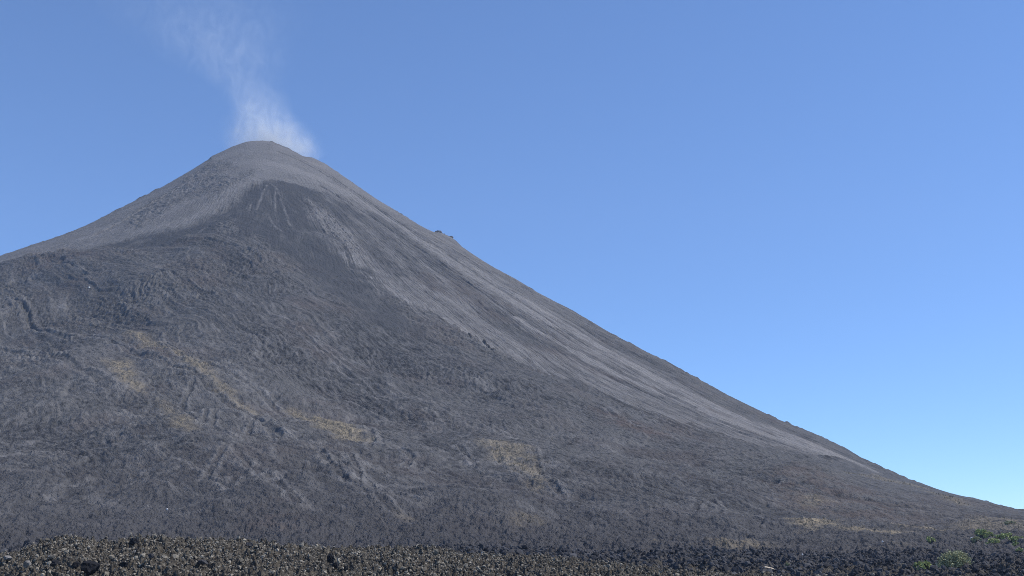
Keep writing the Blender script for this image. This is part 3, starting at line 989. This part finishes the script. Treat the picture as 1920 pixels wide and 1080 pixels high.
# bunch grass on the old islands between the flows: nobody could count it
def bunch_grass():
    rng = np.random.RandomState(9)
    P = []
    for pts, v_ in GRASS:
        xs = np.array([p[0] for p in pts]); ys = np.array([p[1] for p in pts])
        ar = (xs.max() - xs.min()) * (ys.max() - ys.min())
        n = int(min(9000, ar * 0.30 * v_))
        x = rng.uniform(xs.min(), xs.max(), n).astype(F32); y = rng.uniform(ys.min(), ys.max(), n).astype(F32)
        k = (area(x, y, pts, 4.0) > 0.5) & (fbm(x / 7, y / 7, 2, 141) > -0.12)
        P.append(np.stack([x[k], y[k]], -1))
    P = np.concatenate(P)
    z = detail(P[:, 0], P[:, 1])
    n = len(P); B = 9
    c = np.repeat(np.column_stack([P, z]), B, axis=0)
    m = len(c)
    s = np.repeat(rng.uniform(0.35, 0.85, n), B)
    an = rng.uniform(0, 2 * math.pi, m); lean = rng.uniform(0.1, 0.6, m)
    d = np.column_stack([np.cos(an), np.sin(an), np.zeros(m)]); e = np.column_stack([-np.sin(an), np.cos(an), np.zeros(m)])
    tip = c + d * (lean * s)[:, None] + np.array([0, 0, 1.0]) * s[:, None]
    w = (0.10 * s)[:, None]
    v = np.stack([c - e * w - [0, 0, 0.15], c + e * w - [0, 0, 0.15], tip], 1).reshape(-1, 3)
    me = mesh_from('dry_grass', v, np.arange(m * 3).reshape(m, 3), M_STRAW)
    me.attributes.new('tone', 'FLOAT', 'POINT').data.foreach_set('value', np.repeat(np.repeat(rng.rand(n), B), 3).astype(F32))
    o = link(bpy.data.objects.new('dry_grass', me))
    tag(o, kind='stuff', label='dry yellow bunch grass on the older ground between lava flows')
    print('GRASS', n)


bunch_grass()


# ------------------------------------------------------------------ smoke over the crater
def smoke():
    R = 1232.0
    ox, oy, _ = spot(528, 290, R)
    _, _, oz = spot(540, 292, R)
    sc = R / FPX * 1.04                                   # metres for one photograph pixel at the crater
    # height above the vent (px), axis offset (px), half width (px), thickness of the smoke
    K = [(-6, -12, 58, 0.8), (22, -20, 78, 1.0), (50, -28, 70, 0.55), (90, -44, 50, 0.24), (135, -70, 56, 0.11), (190, -105, 96, 0.07),
         (240, -135, 135, 0.05), (300, -170, 180, 0.03), (370, -210, 200, 0.0)]
    top = K[-1][0] * sc
    rings, n = [], 20
    for h, ax, hw, _d in K:
        for j in range(n):
            an = 2 * math.pi * j / n
            rings.append((ax * sc + math.cos(an) * hw * 1.55 * sc, math.sin(an) * min(hw, 80) * 0.9 * sc, h * sc))
    faces = []
    for i in range(len(K) - 1):
        for j in range(n):
            a, b = i * n + j, i * n + (j + 1) % n
            faces += [(a, b, b + n), (a, b + n, a + n)]
    c0 = len(rings); rings.append((K[0][1] * sc, 0, K[0][0] * sc)); rings.append((K[-1][1] * sc, 0, K[-1][0] * sc))
    e = (len(K) - 1) * n
    for j in range(n):
        faces += [(c0, (j + 1) % n, j), (c0 + 1, e + j, e + (j + 1) % n)]
    m = bpy.data.materials.new('smoke'); m.use_nodes = True
    nt = m.node_tree; nt.nodes.clear(); L = nt.links
    tc = N(nt, 'ShaderNodeTexCoord')
    sp = N(nt, 'ShaderNodeSeparateXYZ'); L.new(tc.outputs['Object'], sp.inputs[0])
    hz = ramp(nt, sp.outputs[2], K[0][0] * sc, top)

    def curve(ks, scale):
        fc = N(nt, 'ShaderNodeFloatCurve')
        cu = fc.mapping.curves[0]
        pts = [((h - K[0][0]) / (K[-1][0] - K[0][0]), val / scale) for h, val in ks]
        cu.points[0].location = pts[0]; cu.points[1].location = pts[-1]
        for p in pts[1:-1]:
            cu.points.new(*p)
        fc.mapping.use_clip = False
        fc.mapping.update()
        L.new(hz, fc.inputs['Value'])
        return math_n(nt, 'MULTIPLY', fc.outputs[0], scale)
    axis = math_n(nt, 'MULTIPLY', curve([(k[0], -k[1] * sc) for k in K], 220 * sc), -1.0)
    wid = curve([(k[0], k[2] * sc) for k in K], 200 * sc)
    den = curve([(k[0], k[3]) for k in K], 1.0)
    wn_ = N(nt, 'ShaderNodeTexNoise'); wn_.inputs['Scale'].default_value = 0.022; wn_.inputs['Detail'].default_value = 2
    L.new(tc.outputs['Object'], wn_.inputs['Vector'])
    wsep = N(nt, 'ShaderNodeSeparateColor'); L.new(wn_.outputs['Color'], wsep.inputs[0])
    sway = math_n(nt, 'MULTIPLY', math_n(nt, 'SUBTRACT', wsep.outputs[0], 0.5), 70 * sc)
    dx_ = math_n(nt, 'ADD', math_n(nt, 'SUBTRACT', sp.outputs[0], axis), sway)
    dx_ = math_n(nt, 'DIVIDE', dx_, wid)
    dy_ = math_n(nt, 'DIVIDE', sp.outputs[1], math_n(nt, 'MINIMUM', wid, 70 * sc))
    d2 = math_n(nt, 'ADD', math_n(nt, 'MULTIPLY', dx_, dx_), math_n(nt, 'MULTIPLY', dy_, dy_))
    fall = ramp(nt, d2, 1.9, 0.0)
    fall = math_n(nt, 'POWER', math_n(nt, 'MAXIMUM', fall, 0.0), 2.2)
    mp = N(nt, 'ShaderNodeMapping'); mp.inputs['Scale'].default_value = (1.0, 0.7, 0.62); mp.inputs['Rotation'].default_value = (0, -0.45, 0)
    L.new(tc.outputs['Object'], mp.inputs[0])
    n1 = N(nt, 'ShaderNodeTexNoise'); n1.inputs['Scale'].default_value = 0.045; n1.inputs['Detail'].default_value = 6
    n1.inputs['Roughness'].default_value = 0.62; n1.inputs['Distortion'].default_value = 1.4
    L.new(mp.outputs[0], n1.inputs['Vector'])
    wisp = math_n(nt, 'POWER', ramp(nt, n1.outputs['Fac'], 0.38, 0.70), 1.4)
    d = math_n(nt, 'MULTIPLY', math_n(nt, 'MULTIPLY', fall, den), math_n(nt, 'ADD', wisp, 0.12))
    d = math_n(nt, 'MULTIPLY', d, 0.115)
    pv = N(nt, 'ShaderNodeVolumePrincipled')
    pv.inputs['Color'].default_value = (0.93, 0.96, 1.0, 1)
    pv.inputs['Anisotropy'].default_value = 0.2
    L.new(d, pv.inputs['Density'])
    out = N(nt, 'ShaderNodeOutputMaterial'); L.new(pv.outputs[0], out.inputs['Volume'])
    o = link(bpy.data.objects.new('smoke_plume', mesh_from('smoke_plume', rings, faces, m)))
    o.location = (ox, oy, oz)
    tag(o, 'thin white smoke rising from the crater and drifting up to the left', 'smoke')


smoke()
scene.cycles.volume_step_rate = 0.35
scene.cycles.volume_preview_step_rate = 0.35
